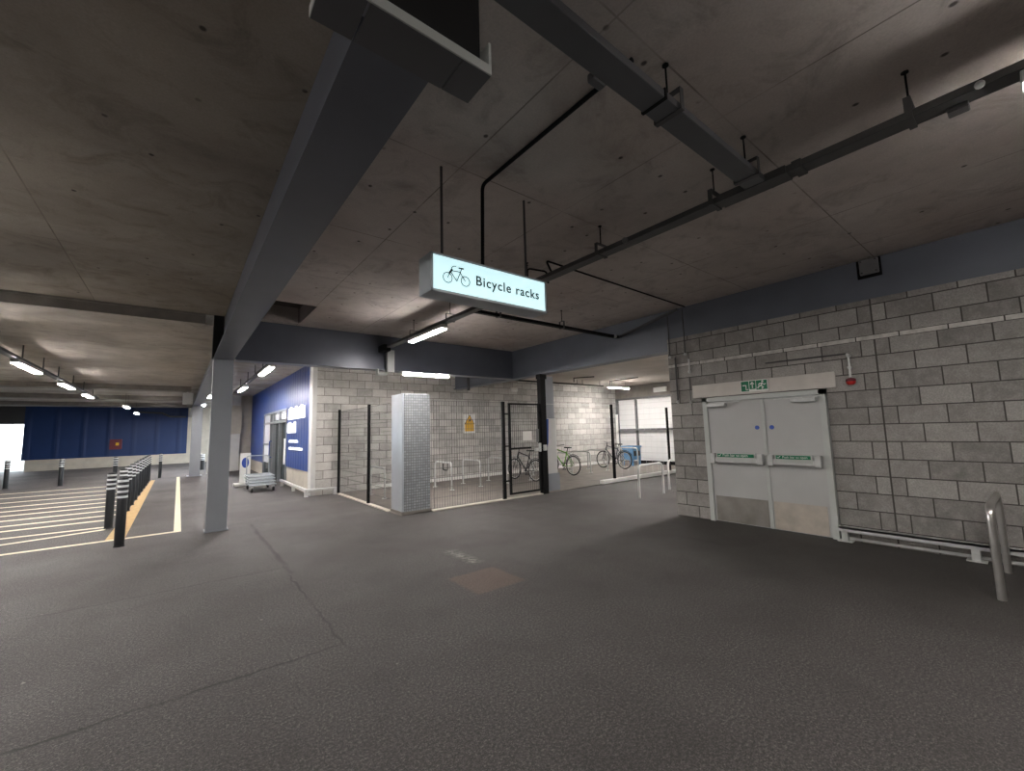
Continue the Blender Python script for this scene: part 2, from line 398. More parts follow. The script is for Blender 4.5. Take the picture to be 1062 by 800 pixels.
# walls
struct('wall_right', MB().box(7.12, 7.4, -9, 1.86, 0, 3.2).box(7.12, 7.4, 3.64, 4.25, 0, 3.2).box(7.12, 7.4, 1.86, 3.64, 2.06, 3.2), 'block_right', 'grey concrete block wall around the double doors', 'wall')
struct('wall_back', MB().box(2.8, 15.7, 12.15, 12.4, 0, 3.9), 'block_back', 'pale block wall at the back of the cycle cage', 'wall')
struct('wall_cage_near', MB().box(7.4, 15.9, 2.85, 3.05, 0, 3.5), 'block_side', 'block wall closing the cage behind the door wall', 'wall')
struct('wall_cage_far', MB().box(15.7, 15.9, 2.9, 12.4, 0, .1).box(15.7, 15.9, 2.9, 12.4, 2.84, 3.6), 'concrete', 'grey wall above the white shutter', 'wall')
struct('wall_behind', MB().box(-16, 7.4, -9.2, -9, 0, 4), 'block_side', 'wall behind the viewpoint', 'wall')
struct('wall_left', MB().box(-16.2, -16, -9, 36, 0, 4), 'concrete', 'wall at the far left', 'wall')
# far wall of the car park: cladding over a pale plinth, daylight opening at its left
w = thing('wall_far', (0, 35, 0), 'long blue clad wall with pale plinth across the far end', 'wall', kind='structure')
MB().box(-6.75, .42, 35, 35.3, .62, 3.6).obj('cladding', 'farblue', w, False)
MB().box(-6.6, 3.2, 34.92, 35.3, 0, .62).obj('plinth', 'palecon', w, False)
MB().box(.42, 3.2, 35.0, 35.3, .62, 3.6).obj('wall_panel', 'palecon', w, False)
MB().box(-16, -6.75, 35, 35.3, 2.62, 3.6).obj('header', 'dgrey', w, False)
struct('floor', MB().box(-40, 10, 35.9, 90, -.05, .004), 'palecon', 'sunlit paving outside the far opening', 'floor')
# shop front wall x = 2.8
w = thing('wall_shop', (2.8, 12.15, 0), 'shop front wall with blue ribbed cladding above a pale plinth', 'wall', kind='structure')
MB().box(2.8, 3.0, 12.45, 15.6, .6, 3.6).box(2.8, 3.0, 15.6, 20.4, 2.52, 3.6).box(2.8, 3.0, 20.4, 24.4, .5, 3.6).obj('cladding', 'shopblue', w, False)
MB().box(2.83, 3.0, 12.45, 15.6, 0, .6).box(2.83, 3.0, 20.4, 24.4, 0, .5).obj('plinth', 'palecon', w, False)
MB().box(2.77, 2.89, 12.14, 12.45, 0, 3.74).obj('corner_post', 'lampbody', w, False)
# white panel lettering seen too small to read: white strokes of uneven height
def strokes(y0, y1, z0, z1, n, name):
    b = MB(); dy = (y1-y0)/n
    for k in range(n):
        yy = y1-dy*(k+.5); h = z1-z0; top = z1 - (0 if k % 3 == 1 else .12*h*(1+(k % 2)))
        b.box(2.77, 2.8, yy-dy*.44, yy+dy*.44, z0, top, .006, 1)
    b.box(2.775, 2.8, y0+.05, y1-.05, z0+.04, z0+(z1-z0)*.55)
    return b.obj(name, 'backlit', w, False)
strokes(13.05, 15.3, 2.1, 2.5, 9, 'lettering'); strokes(14.2, 15.4, 1.68, 2.02, 5, 'lettering')
strokes(13.9, 15.1, 1.38, 1.46, 9, 'lettering'); strokes(13.3, 15.1, 1.16, 1.24, 13, 'lettering')
# shop entrance
d = thing('door_3', (2.8, 18, 0), 'glazed shop entrance in the blue clad wall', 'door', kind='structure')
f = MB()
for y in (15.6, 16.9, 18.1, 18.75, 20.32): f.box(2.78, 2.88, y, y+.08, 0, 2.5)
for z in (2.06, 2.44): f.box(2.78, 2.88, 15.6, 20.4, z, z+.08)
for z in (1.25,): f.box(2.78, 2.88, 18.75, 20.4, z, z+.06)
f.obj('frame', 'alu', d, False)
MB().box(2.82, 2.85, 18.8, 20.35, 0.55, 2.44).obj('frosted_panel', 'frost', d, False)
MB().box(2.9, 2.93, 15.65, 18.8, 0, 2.44).box(2.84, 2.86, 18.8, 20.35, 0, .55).obj('pane', 'glass', d, False)
MB().box(2.84, 2.87, 15.7, 16.3, .62, 1.5).obj('poster', 'white', d, False)
MB().box(2.85, 2.88, 15.7, 18.7, 2.18, 2.4).obj('transom_panel', 'frost', d, False)
MB().path([(2.78, 18.3, .8), (2.7, 18.3, .8), (2.7, 18.3, 1.4), (2.78, 18.3, 1.4)], .015, .03).obj('door_handle', 'blue_disc', d)
struct('wall_shop_end', MB().box(1.15, 2.8, 24.4, 24.6, 0, 3.6), 'palecon', 'pale wall closing the passage beyond the shop front', 'wall')
t_ = thing('steel_column', (1.9, 24.2, 0), 'pale boxed pillar against the end wall of the shop passage', 'column')
MB().box(1.85, 2.3, 24.1, 24.39, 0, 3.6, .01).obj('shaft', 'lampbody', t_, False)
MB().box(1.8, 2.35, 24.05, 24.39, 1.75, 3.1, .01).obj('casing', 'palecon', t_, False)

# ------------------------------------------------------------------ beams and columns
b = thing('steel_beam', (.57, 1.3, ZB), 'long dark grey steel beam running from above the camera to the near column', 'beam')
MB().box(.42, .72, 1.3, 34.9, ZB, ZB+.02).obj('bottom_flange', 'beam', b, False)
MB().box(.56, .58, 1.3, 9.07, ZB+.02, ZC-.001).box(.56, .58, 9.07, 34.9, ZB+.02, 3.599).obj('web', 'beam', b, False)
b = thing('steel_beam', (4, 9.0, ZB), 'dark grey beam crossing behind the lit sign, from near column to the corner', 'beam')
MB().box(.6, 7.19, 9.02, 9.06, ZB+.02, ZC-.001).obj('web', 'beam', b, False)
MB().box(.75, 7.14, 8.93, 9.2, ZB-.005, ZB+.02).obj('bottom_flange', 'beam', b, False)
b = thing('steel_beam', (7.2, 2, ZB), 'blue-grey steel beam over the block wall and cage entrance', 'beam')
MB().box(7.2, 7.23, -9, 12.14, ZB+.015, ZC-.001).obj('web', 'beamr', b, False)
MB().box(7.13, 7.42, -9, 12.14, ZB-.01, ZB+.012).obj('bottom_flange', 'beamr', b, False)
MB().box(7.17, 7.2, -9, 4.2, ZB+.012, ZB+.2).obj('cover_plate', 'beamr', b, False)
b = thing('cross_beam', (.6, 1.3, ZB), 'short hollow steel channel crossing the end of the main beam overhead', 'beam')
MB().box(.425, .768, 1.212, 1.38, ZB-.012, ZB-.001).box(.772, .897, 1.212, 1.38, ZB-.012, ZB-.001).obj('underside_plate', 'beamdark', b, False)
MB().box(.28, .415, 1.212, 1.38, ZB-.012, ZB-.001).obj('end_plate', 'beamdark', b, False)
MB().box(.28, .897, 1.205, 1.211, ZB-.012, ZB+.028).box(.277, .283, 1.205, 1.38, ZB-.012, ZB+.03).obj('side_lip', 'frame', b, False)
MB().box(.89, .9, 1.21, 1.38, ZB, ZB+.13).obj('end_lug', 'frame', b, False)
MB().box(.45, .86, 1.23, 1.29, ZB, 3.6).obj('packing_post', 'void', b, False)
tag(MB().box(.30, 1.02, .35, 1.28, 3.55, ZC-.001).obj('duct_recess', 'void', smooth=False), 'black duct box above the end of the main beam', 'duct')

k = thing('steel_column', (.57, 9.0, 0), 'grey steel column in the foreground under the main beam', 'column')
MB().box(.42, .72, 8.97, 9.2, 0, ZB-.006).obj('shaft', 'column', k, False)
MB().box(.40, .74, 8.95, 9.22, 0, .025).obj('base_plate', 'column', k, False)
MB().box(.40, .55, 8.98, 9.2, ZB+.021, ZC-.002).obj('column_head', 'void', k, False)  # near-black colour stands in for the shade on the column top
k = thing('steel_column', (.57, 22.6, 0), 'distant pale grey column beyond the bollards', 'column')
MB().box(.40, .76, 22.4, 22.75, 0, ZB-.003).obj('shaft', 'column', k, False)
MB().box(.32, .84, 22.3, 22.85, 0, .02).obj('base_plate', 'column', k, False)
bx = thing('junction_box', (.3, 22.35, 3.1), 'pale box with upright conduit on the distant column', 'electrical box')
MB().box(.05, .40, 22.2, 22.38, 3.02, 3.5, .02).obj('box', 'lampbody', bx, False)
MB().rod((.2, 22.3, 3.5), (.2, 22.3, 3.598), .03).obj('conduit', 'white', bx)
k = thing('steel_column', (7.6, 8.15, 0), 'pale steel column just inside the cycle cage gate', 'column')
MB().box(7.44, 7.78, 8.04, 8.24, 0.012, ZB-.012).obj('shaft', 'column', k, False)
MB().box(7.46, 7.80, 8.00, 8.04, .012, 1.86, .008).obj('guard', 'lampbody', k, False)
MB().box(7.42, 7.86, 7.99, 8.26, .012, .45, .008).obj('plinth', 'column', k, False)
k = thing('clad_column', (3.77, 8.15, 0), 'short square column with silver mosaic face at the cage corner', 'column')
MB().box(3.47, 4.05, 7.9, 8.45, 0, 2.38, .012).obj('metal_casing', 'clad', k, False)
MB().box(3.5, 4.06, 7.875, 7.9, .02, 2.37).obj('mosaic_face', 'tile', k, False)
MB().box(3.455, 4.075, 7.86, 8.46, 0, .06).obj('base_plate', 'concrete', k, False)

# ------------------------------------------------------------------ double fire door
d = thing('door_1', (7.12, 2.75, 0), 'grey double fire exit door with push bars', 'door', kind='structure')
MB().box(7.06, 7.2, 1.87, 1.945, 0, 2.05).box(7.06, 7.2, 3.555, 3.63, 0, 2.05).box(7.06, 7.2, 1.87, 3.63, 1.98, 2.05).obj('door_frame', 'frame', d, False)
ymid = 2.69
def leaf(y0, y1, hinge_far):
    L = MB().box(7.085, 7.13, y0, y1, .01, 1.975, .003, 1).obj('door_leaf', 'door', d, False)
    MB().box(7.079, 7.085, y0+.035, y1-.035, .02, .42, .001, 1).obj('kick_plate', 'kickdark' if hinge_far else 'kick', L, False)
    s_ = MB()
    s_.box(7.0, 7.03, y0+.10, y1-.10, .975, 1.06, .008).box(7.03, 7.084, y0+.1, y1-.1, .985, 1.03, .004)
    s_.obj('push_bar', 'galv', L, False)
    for yy in (y0+.03, y1-.105):
        MB().box(6.985, 7.084, yy, yy+.075, .955, 1.12, .012).obj('bar_bracket', 'galv', L, False)
    MB().box(6.998, 7.03, y0+.13, y1-.13, 1.0, 1.125, .004).obj('bar_cover', 'frame', L, False)
    sg = MB().box(6.994, 6.998, y0+.15, y1-.15, 1.062, 1.115).obj('push_sign', 'green', L, False)
    rot = Matrix.Translation((6.993, y1-.235, 1.076)) @ Matrix(((0, 0, -1, 0), (-1, 0, 0, 0), (0, 1, 0, 0), (0, 0, 0, 1)))
    text_part('Push bar to open', .056 if hinge_far else .046, 'white', rot, sg, 'sign_text', .0004)
    MB().path([(6.993, y1-.165, 1.09), (6.993, y1-.18, 1.077), (6.993, y1-.21, 1.104)], .004, 0, 6).obj('tick', 'white', sg)
    yd = (y0+.10) if hinge_far else (y1-.10)
    dd = MB(); dd.rod((7.079, yd, 1.53), (7.086, yd, 1.53), .032, 24); dd.obj('mandatory_disc', 'blue_disc', L)
    yc = (y1-.32, y1-.03) if hinge_far else (y0+.03, y0+.34)
    cl = MB().box(7.0, 7.084, yc[0], yc[1], 1.885, 1.94, .008).obj('door_closer', 'galv', L, False)
    m_ = (yc[0]+yc[1])/2; e_ = yc[0]-.22 if hinge_far else yc[1]+.22
    MB().box(7.02, 7.04, min(m_, e_), max(m_, e_), 1.945, 1.96).obj('closer_arm', 'galv', cl, False)
leaf(ymid+.004, 3.555, True); leaf(1.945, ymid-.004, False)
MB().box(7.065, 7.084, ymid-.025, ymid+.025, .012, 1.975, .003, 1).obj('meeting_strip', 'frame', d, False)
struct('trim_6', MB().box(7.095, 7.19, 1.74, 3.81, 2.065, 2.285, .004, 1), 'lintel', 'pale concrete lintel above the double doors', 'lintel')
e = thing('exit_sign', (7.09, 2.78, 2.18), 'green and white fire exit sign on the pale lintel', 'sign')
MB().box(7.075, 7.094, 2.585, 2.985, 2.095, 2.275, .003, 1).obj('board', 'white', e, False)
MB().box(7.071, 7.0745, 2.86, 2.975, 2.105, 2.265).box(7.071, 7.0745, 2.76, 2.85, 2.135, 2.265).box(7.071, 7.0745, 2.595, 2.75, 2.12, 2.265).obj('green_panel', 'green', e, False)
g_ = MB()
def mark(pts, r): g_.path([(7.069, y, z) for y, z in pts], r, 0, 6)
mark([(2.95, 2.2), (2.90, 2.2), (2.90, 2.13), (2.87, 2.13)], .01)          # arrow and door block
g_.obj('doorway_mark', 'white', e); g_ = MB(); mark([(2.805, 2.15), (2.805, 2.24)], .008); mark([(2.78, 2.21), (2.805, 2.245), (2.83, 2.21)], .008); g_.obj('arrow_mark', 'white', e); g_ = MB()
g_.ball((7.069, 2.655, 2.245), .016, (.3, 1, 1))
mark([(2.66, 2.225), (2.68, 2.18), (2.65, 2.155), (2.67, 2.13)], .011); mark([(2.68, 2.18), (2.71, 2.17), (2.73, 2.14)], .010)
mark([(2.66, 2.215), (2.63, 2.19), (2.615, 2.21)], .008); mark([(2.67, 2.215), (2.70, 2.215), (2.715, 2.19)], .008)
g_.obj('running_figure', 'white', e)

# beacon and its conduit
k = thing('alarm_beacon', (7.08, 1.565, 2.13), 'red alarm beacon hanging at the end of a conduit right of the doors', 'beacon')
MB().lathe((7.07, 1.565, 2.075), [(.0, 0), (.035, .005), (.052, .03), (.052, .05)]).obj('lens', 'red', k)
MB().lathe((7.07, 1.565, 2.125), [(.055, 0), (.055, .03), (.03, .045)]).obj('base', 'redsign', k)
k = thing('wall_conduit', (7.1, 2.5, 2.55), 'thin steel conduit along the block wall dropping down to the red beacon', 'conduit')
MB().path([(7.095, 2.6, 2.52), (7.095, 1.565, 2.51), (7.075, 1.565, 2.17)], .010, .05).obj('pipe', 'tray', k)
MB().path([(7.09, 1.585, 2.50), (7.075, 1.565, 2.49), (7.075, 1.565, 2.18)], .014, .0).obj('drop_pipe', 'galv', k)
for z in (2.46, 2.3): MB().box(7.05, 7.12, 1.545, 1.585, z, z+.03, .004, 1).obj('clip', 'galv', k, False)
# short drops with round ends at the end of the wall
def pipe_drop(x, y, z1, z0, label, r=.009, ball=.026, mat='tray'):
    k = thing('conduit_drop', (x, y, z0), label, 'conduit')
    MB().rod((x, y, z0), (x, y, z1), r).obj('pipe', mat, k)
    MB().ball((x, y, z0), ball).obj('round_end', 'lampbody', k)
pipe_drop(7.1, 4.2, 3.7, 2.86, 'thin conduit drop with white round end, nearest the wall corner, hanging below the beam')
pipe_drop(7.1, 3.9, 3.7, 2.87, 'thin conduit drop with white round end, second from the wall corner, hanging below the beam')
pipe_drop(7.085, 4.09, 2.83, 2.02, 'long conduit drop on the block wall ending left of the lintel', .014, .03)
pipe_drop(7.085, 3.83, 2.77, 2.54, 'short stubby conduit drop on the block wall above the lintel end', .014, .03, 'galv')
pipe_drop(7.085, 3.845, 2.45, 2.0, 'thin dark conduit with white round end beside the door frame top', .006, .028)
k = thing('junction_box', (7.15, 1.25, 3.64), 'square grey junction box high on the blue-grey beam', 'electrical box')
MB().box(7.12, 7.165, 1.155, 1.355, 3.54, 3.745, .012).obj('box', 'grey', k, False)
for yy in (1.18, 1.33):
    for zz in (3.565, 3.72): MB().rod((7.108, yy, zz), (7.121, yy, zz), .012, 10).obj('lid_screw', 'dgrey', k)
MB().box(7.165, 7.199, 1.135, 1.39, 3.505, 3.76, .005, 1).obj('back_plate', 'black', k, False)
# galvanised rail along the foot of the right wall
k = thing('wall_guard_rail', (7.05, 0, 0), 'long galvanised guard rail along the foot of the block wall', 'rail')
MB().box(7.0, 7.06, -8, 1.86, .165, .2, .004, 1).box(7.0, 7.012, -8, 1.86, .13, .2).obj('upper_rail', 'galv', k, False)
MB().box(7.09, 7.118, -8, 1.84, .02, .05).obj('lower_rail', 'galv', k, False)
for yy in (1.8, .62, -.9, -2.4):
    MB().box(7.01, 7.075, yy-.035, yy+.035, 0.01, .165, .004, 1).box(6.99, 7.11, yy-.08, yy+.08, 0, .012).obj('post', 'galv', k, False)

# ------------------------------------------------------------------ overhead trays
def hanger(x, y, tz, axis, label, tw=.13):
    k = thing('tray_hanger', (x, y, tz), label, 'hanger')
    zb = tz+.13
    MB().rod((x, y, zb), (x, y, ZC), .006, 8).obj('threaded_rod', 'black', k)
    MB().lathe((x, y, ZC-.008), [(.02, 0), (.02, .007)], 10).obj('ceiling_washer', 'black', k)
    h = tw/2+.012; m = MB()
    if axis == 'y': m.box(x-h, x+h, y-.018, y+.018, zb-.006, zb).box(x-h-.005, x-h, y-.018, y+.018, tz-.006, zb).box(x+h, x+h+.005, y-.018, y+.018, tz-.006, zb).box(x-h, x+h, y-.018, y+.018, tz-.007, tz-.001)
    else: m.box(x-.018, x+.018, y-h, y+h, zb-.006, zb).box(x-.018, x+.018, y-h-.005, y-h, tz-.006, zb).box(x-.018, x+.018, y+h, y+h+.005, tz-.006, zb).box(x-.018, x+.018, y-h, y+h, tz-.007, tz-.001)
    m.obj('bracket', 'tray', k, False)
def traymesh(m, x0, x1, y0, y1, z, axis):
    m.box(x0, x1, y0, y1, z, z+.05, .003, 1)
    return m
k = thing('cable_tray', (3.48, 4, 3.43), 'long grey cable trunking running from the right edge to behind the lit sign', 'cable tray')
traymesh(MB(), 3.42, 3.545, -6, 8.6, 3.43, 'y').obj('trunking', 'tray', k, False)
MB().box(3.41, 3.555, .9, .96, 3.42, 3.485).box(3.41, 3.555, 1.0, 1.5, 3.424, 3.484).obj('tee_joint', 'tray', k, False)
MB().ball((3.41, 2.42, 3.45), .03).obj('cable_gland', 'grey', k); MB().ball((3.41, .04, 3.44), .022).obj('cable_gland', 'lampbody', k)
MB().box(3.5, 3.58, .09, .18, 3.40, 3.43, .005, 1).obj('tap_off_box', 'tray', k, False)
k = thing('cable_tray', (2, 1.21, 3.43), 'wide dark trunking crossing overhead into the longer trunking', 'cable tray')
traymesh(MB(), .92, 3.415, 1.14, 1.285, 3.43, 'x').obj('trunking', 'beamdark', k, False)
MB().box(2.05, 2.07, 1.133, 1.292, 3.424, 3.486).obj('joint_strap', 'black', k, False)
MB().box(1.62, 1.72, 1.285, 1.33, 3.42, 3.47, .01).obj('cable_gland', 'beamdark', k, False)
k = thing('cable_tray', (5, 5.35, 3.43), 'narrow dark trunking branching from behind the sign to the right beam', 'cable tray')
traymesh(MB(), 3.55, 7.1, 5.3, 5.38, 3.43, 'x').obj('trunking', 'black', k, False)
MB().path([(7.1, 5.34, 3.45), (7.1, 4.0, 3.72)], .028).obj('shadow_bar', 'dgrey', k)  # dark bar standing in for the shadow band between soffit and right beam
MB().ball((6.95, 5.3, 3.45), .035).obj('cable_gland', 'lampbody', k)
k = thing('cable_tray', (3.6, 8.8, 3.2), 'grey trunking turned down the face of the crossing beam', 'cable tray')
MB().box(3.52, 3.68, 8.80, 8.925, 2.93, 3.42, .004, 1).obj('drop_trunking', 'frame', k, False)
MB().box(3.3, 3.52, 8.8, 8.925, 2.86, 2.9).box(3.3, 3.33, 8.8, 8.925, 2.86, 2.98).obj('foot_bracket', 'frame', k, False)
MB().box(3.35, 3.52, 8.61, 8.93, 3.36, 3.5, .02).obj('elbow', 'black', k, False)
hanger(3.48, .33, 3.43, 'y', 'hanger on the long trunking nearest the right edge of view')
hanger(3.48, 1.55, 3.43, 'y', 'hanger on the long trunking just left of the tee')
hanger(3.48, 2.78, 3.43, 'y', 'hanger on the long trunking above and right of the lit sign')
hanger(3.48, 4.0, 3.43, 'y', 'hanger on the long trunking hidden close behind the lit sign')
hanger(3.48, 6.0, 3.43, 'y', 'hanger at the near end of the lit batten below the sign')
hanger(3.48, 7.4, 3.43, 'y', 'hanger at the far end of the lit batten below the sign')
hanger(2.21, 1.21, 3.43, 'x', 'left hanger on the wide crossing trunking', .145)
hanger(3.27, 1.21, 3.43, 'x', 'right hanger on the wide crossing trunking beside the tee', .145)
hanger(4.0, 5.34, 3.43, 'x', 'left hanger on the narrow branch trunking', .08)
hanger(5.45, 5.34, 3.43, 'x', 'right hanger on the narrow branch trunking', .08)
tag(MB().path([(1.99, 1.29, 3.74), (1.99, 2.85, 3.74), (1.99, 2.87, 2.995)], .016, .06).obj('sign_conduit', 'black'), 'black conduit bending down from the soffit to the lit sign', 'conduit')
tag(MB().path([(3.56, 3.6, 3.48), (3.56, 3.72, 3.72), (4.19, 3.74, 3.72), (7.05, 3.82, 3.72)], .012, .05).obj('ceiling_conduit', 'black'), 'thin black conduit across the soffit from the trunking to the right beam', 'conduit')
tag(MB().path([(3.36, 3.86, 3.44), (3.36, 3.86, 3.62), (3.64, 3.80, 3.62), (3.64, 3.78, 3.46)], .012, .05).obj('looped_cable', 'black'), 'small looped cable beside the trunking right of the sign', 'cable')

# ------------------------------------------------------------------ lit sign
sg = thing('hanging_sign', (2.05, 2.88, 2.67), 'illuminated Bicycle racks sign hanging from rods', 'sign')
MB().box(1.45, 2.65, 2.80, 2.985, 2.67, 2.98, .004, 1).obj('sign_box', 'signbody', sg, False)
MB().box(1.47, 2.63, 2.785, 2.80, 2.69, 2.962).obj('lit_face', 'signface', sg, False)
MB().box(1.45, 2.65, 2.783, 2.80, 2.67, 2.69).box(1.45, 2.65, 2.783, 2.80, 2.962, 2.98).box(1.45, 1.47, 2.783, 2.80, 2.67, 2.98).box(2.63, 2.65, 2.783, 2.80, 2.67, 2.98).obj('face_frame', 'signbody', sg, False)
rot = Matrix.Translation((1.855, 2.782, 2.788)) @ Matrix.Rotation(PI/2, 4, 'X')
text_part('Bicycle racks', .116, 'ink', rot, sg, 'lettering', .001, 1.14, 'LEFT', .0014)
pg = MB(); py = 2.782
def P_(x, z): return (1.595+x*.88, py, 2.757+z*.9)
pg.ring(P_(.0, .045), .040, .0035, 'y', 28, 6); pg.ring(P_(.185, .045), .040, .0035, 'y', 28, 6)
for pts in ([(0, .045), (.035, .115)], [(.035, .115), (.04, .14), (.06, .16), (.09, .165)], [(.035, .115), (.125, .12)], [(.03, .105), (.095, .03)], [(.095, .03), (.145, .15)], [(.125, .12), (.185, .045)], [(.11, .155), (.17, .158)], [(.0, .045), (.04, .125)], [(.02, .085), (.05, .12)]):
    pg.path([P_(*q) for q in pts], .0035, 0, 6)
pg.path([P_(.018, .09), P_(.045, .128)], .008, 0, 6); pg.path([P_(.12, .155), P_(.165, .157)], .006, 0, 6)
pg.obj('bicycle_pictogram', 'ink', sg)
for xx in (1.595, 2.48):
    MB().rod((xx, 2.87, 2.98), (xx, 2.87, ZC-.004), .011, 10).obj('suspension_rod', 'tray', sg)

# ------------------------------------------------------------------ lamps
def batten(x, y, z, axis, L, label, mat='tube', group=None, wid=.11, rod=0):
    k = thing('light_batten', (x, y, z), label, 'lamp', group)
    h = L/2; w_ = wid/2
    if axis == 'y':
        MB().box(x-w_*1.05, x+w_*1.05, y-h, y+h, z+.016, z+.085, .004, 1).obj('housing', 'lampbody', k, False)
        MB().box(x-w_, x+w_, y-h+.02, y+h-.02, z, z+.045, .014).obj('diffuser', mat, k)
    else:
        MB().box(x-h, x+h, y-w_*1.05, y+w_*1.05, z+.016, z+.085, .004, 1).obj('housing', 'lampbody', k, False)
        MB().box(x-h+.02, x+h-.02, y-w_, y+w_, z, z+.045, .014).obj('diffuser', mat, k)
    if rod:
        for s_ in (-.35, .35):
            p = (x, y+s_*L, z+.085) if axis == 'y' else (x+s_*L, y, z+.085)
            MB().rod(p, (p[0], p[1], rod), .006, 8).obj('suspension_rod', 'tray', k)
    return k
batten(3.48, 6.87, 3.34, 'y', 1.35, 'lit batten under the trunking just below the sign', 'tubecool')
batten(3.48, -.85, 3.34, 'y', 1.5, 'lit batten cut off by the right edge of view', 'tubecool')
batten(4.72, 9.32, 2.957, 'x', 1.25, 'lit batten peeping below the crossing beam over the cage', 'tubecage', wid=.08)
batten(13.7, 10.4, 3.12, 'x', 1.25, 'lit batten under the ceiling deep in the cycle cage', 'tubecage', wid=.11, rod=3.4)
lab = ['nearest', 'second', 'third']
for i, y in enumerate((13.35, 17.35, 21.0)):
    batten(-2.6, y, 3.16, 'y', 1.6 if i else 1.8, lab[i]+' lit batten of the left row over the hatched bay', wid=.13)
for i, y in enumerate((24.9, 30.6)):
    batten(-1.86, y, 3.0, 'y', 1.5, ['nearer', 'farther'][i]+' of two small distant battens before the blue wall', wid=.13, rod=3.6)
for i, y in enumerate((11.65, 16.5)):
    batten(1.6, y, 3.16, 'y', 1.6, ['nearer', 'farther'][i]+' lit batten along the passage by the blue shop front', wid=.12)
for i, y in enumerate((20.4, 26.0)):
    batten(.90, y, 3.2, 'y', 1.2, ['nearer', 'farther'][i]+' lit batten between the two grey columns', 'tubestrong' if i else 'tube', wid=.12, rod=3.6)
for x, y in ((-2.6, 9.3), (-2.6, 5.2), (-2.6, 1.2), (-2.6, -3), (-7.5, 7), (-7.5, 14)):     # left row carried on unseen, plus an added row, to brighten the left bay
    batten(x, y, 3.2, 'y', 1.6, 'batten added outside the view to light the left bay', 'tube', 'battens out of view', rod=3.59 if y > 9 else ZC)
batten(9.3, 4.4, 3.14, 'x', 1.25, 'unseen batten added behind the door wall to brighten the cage entrance', 'tubecage', 'battens out of view', rod=3.4)  # added lamp, out of sight, brightens the entrance floor and pale column
k = thing('cable_tray', (-2.6, 16, 3.26), 'grey trunking carrying the left row of battens', 'cable tray')
MB().box(-2.66, -2.54, 10.2, 23, 3.25, 3.3).obj('trunking', 'tray', k, False)
for y in (10.5, 11.4, 12.9, 14.6, 16.2, 18.2, 20, 22): MB().rod((-2.6, y, 3.3), (-2.6, y, 3.599), .012, 8).obj('suspension_rod', 'tray', k)
k = thing('cable_tray', (1.6, 14, 3.26), 'grey trunking carrying the battens by the shop front', 'cable tray')
MB().box(1.55, 1.65, 9.3, 19, 3.25, 3.3).obj('trunking', 'tray', k, False)
for y in (10.4, 12.2, 13.6, 15.2, 17.2): MB().rod((1.6, y, 3.3), (1.6, y, 3.599), .012, 8).obj('suspension_rod', 'tray', k)
k = thing('cable_tray', (-1, 33, 3.2), 'pipe run high in front of the dark blue wall', 'cable tray')
MB().path([(-2.1, 34.5, 3.28), (-.9, 34.5, 3.22), (-.5, 34.5, 3.0), (.3, 34.5, 2.98)], .05, .1).obj('pipe', 'tray', k)

# ------------------------------------------------------------------ cage ceiling services
k = thing('cable_tray', (11, 10.7, 3.2), 'thin dark trunking under the cycle cage ceiling', 'cable tray')
MB().box(7.9, 13.1, 10.66, 10.74, 3.2, 3.24).obj('trunking', 'black', k, False)
for x in (9.6, 9.9, 11.6, 11.9, 12.9): MB().rod((x, 10.7, 3.24), (x, 10.7, 3.4), .01, 8).obj('suspension_rod', 'black', k)
tag(MB().path([(10.9, 10.2, 3.22), (10.9, 10.2, 3.36), (11.3, 9.6, 3.36)], .018).obj('ceiling_conduit', 'black'), 'short bent conduit on the cage ceiling, left one', 'conduit')
tag(MB().path([(12.9, 10.2, 3.22), (12.9, 10.2, 3.36), (13.0, 9.0, 3.36)], .018).obj('ceiling_conduit', 'black'), 'short bent conduit on the cage ceiling above the lit batten', 'conduit')
tag(MB().path([(12.4, 7.2, 3.1), (13.2, 7.2, 3.1), (13.2, 7.2, 3.3), (14.8, 7.2, 3.3)], .018).obj('ceiling_conduit', 'black'), 'stepped conduit under the cage ceiling near the wall corner', 'conduit')
tag(MB().box(9.55, 9.85, 12.07, 12.148, 3.0, 3.16, .02).obj('emergency_light', 'white'), 'small white emergency light high on the cage back wall', 'lamp')
tag(MB().box(15.6, 15.698, 9.5, 10.1, 3.0, 3.2, .02).obj('emergency_light', 'white'), 'white emergency light box above the white shutter', 'lamp')
tag(MB().box(7.0, 7.06, 11.0, 11.08, 2.85, 3.3, .01).obj('beam_bracket', 'dgrey', smooth=False), 'small dark bracket on the beam above the cage fence', 'bracket')

# shutter
d = thing('door_2', (15.7, 8, 0), 'white slatted roller shutter at the end of the cycle cage', 'door', kind='structure')
MB().box(15.7, 15.74, 3.1, 12.1, .12, 2.8).obj('shutter_curtain', 'shutter', d, False)
MB().box(15.64, 15.7, 3.1, 12.12, 2.78, 2.86).box(15.62, 15.7, 11.98, 12.1, .1, 2.8).box(15.62, 15.7, 11.0, 11.08, .1, 2.8).box(15.62, 15.7, 6, 6.08, .1, 2.8).obj('frame', 'grey', d, False)
MB().box(15.55, 15.7, 3.1, 12.0, 1.42, 1.5).obj('mid_rail', 'grey', d, False)
MB().box(15.6, 15.7, 3.1, 11.0, .0, .14).obj('bottom_seal', 'black', d, False)
tag(MB().rod((15.4, 11.9, 0.012), (15.4, 11.9, 2.15), .06).obj('drain_pipe', 'white'), 'white pipe standing at the corner left of the shutter', 'pipe')

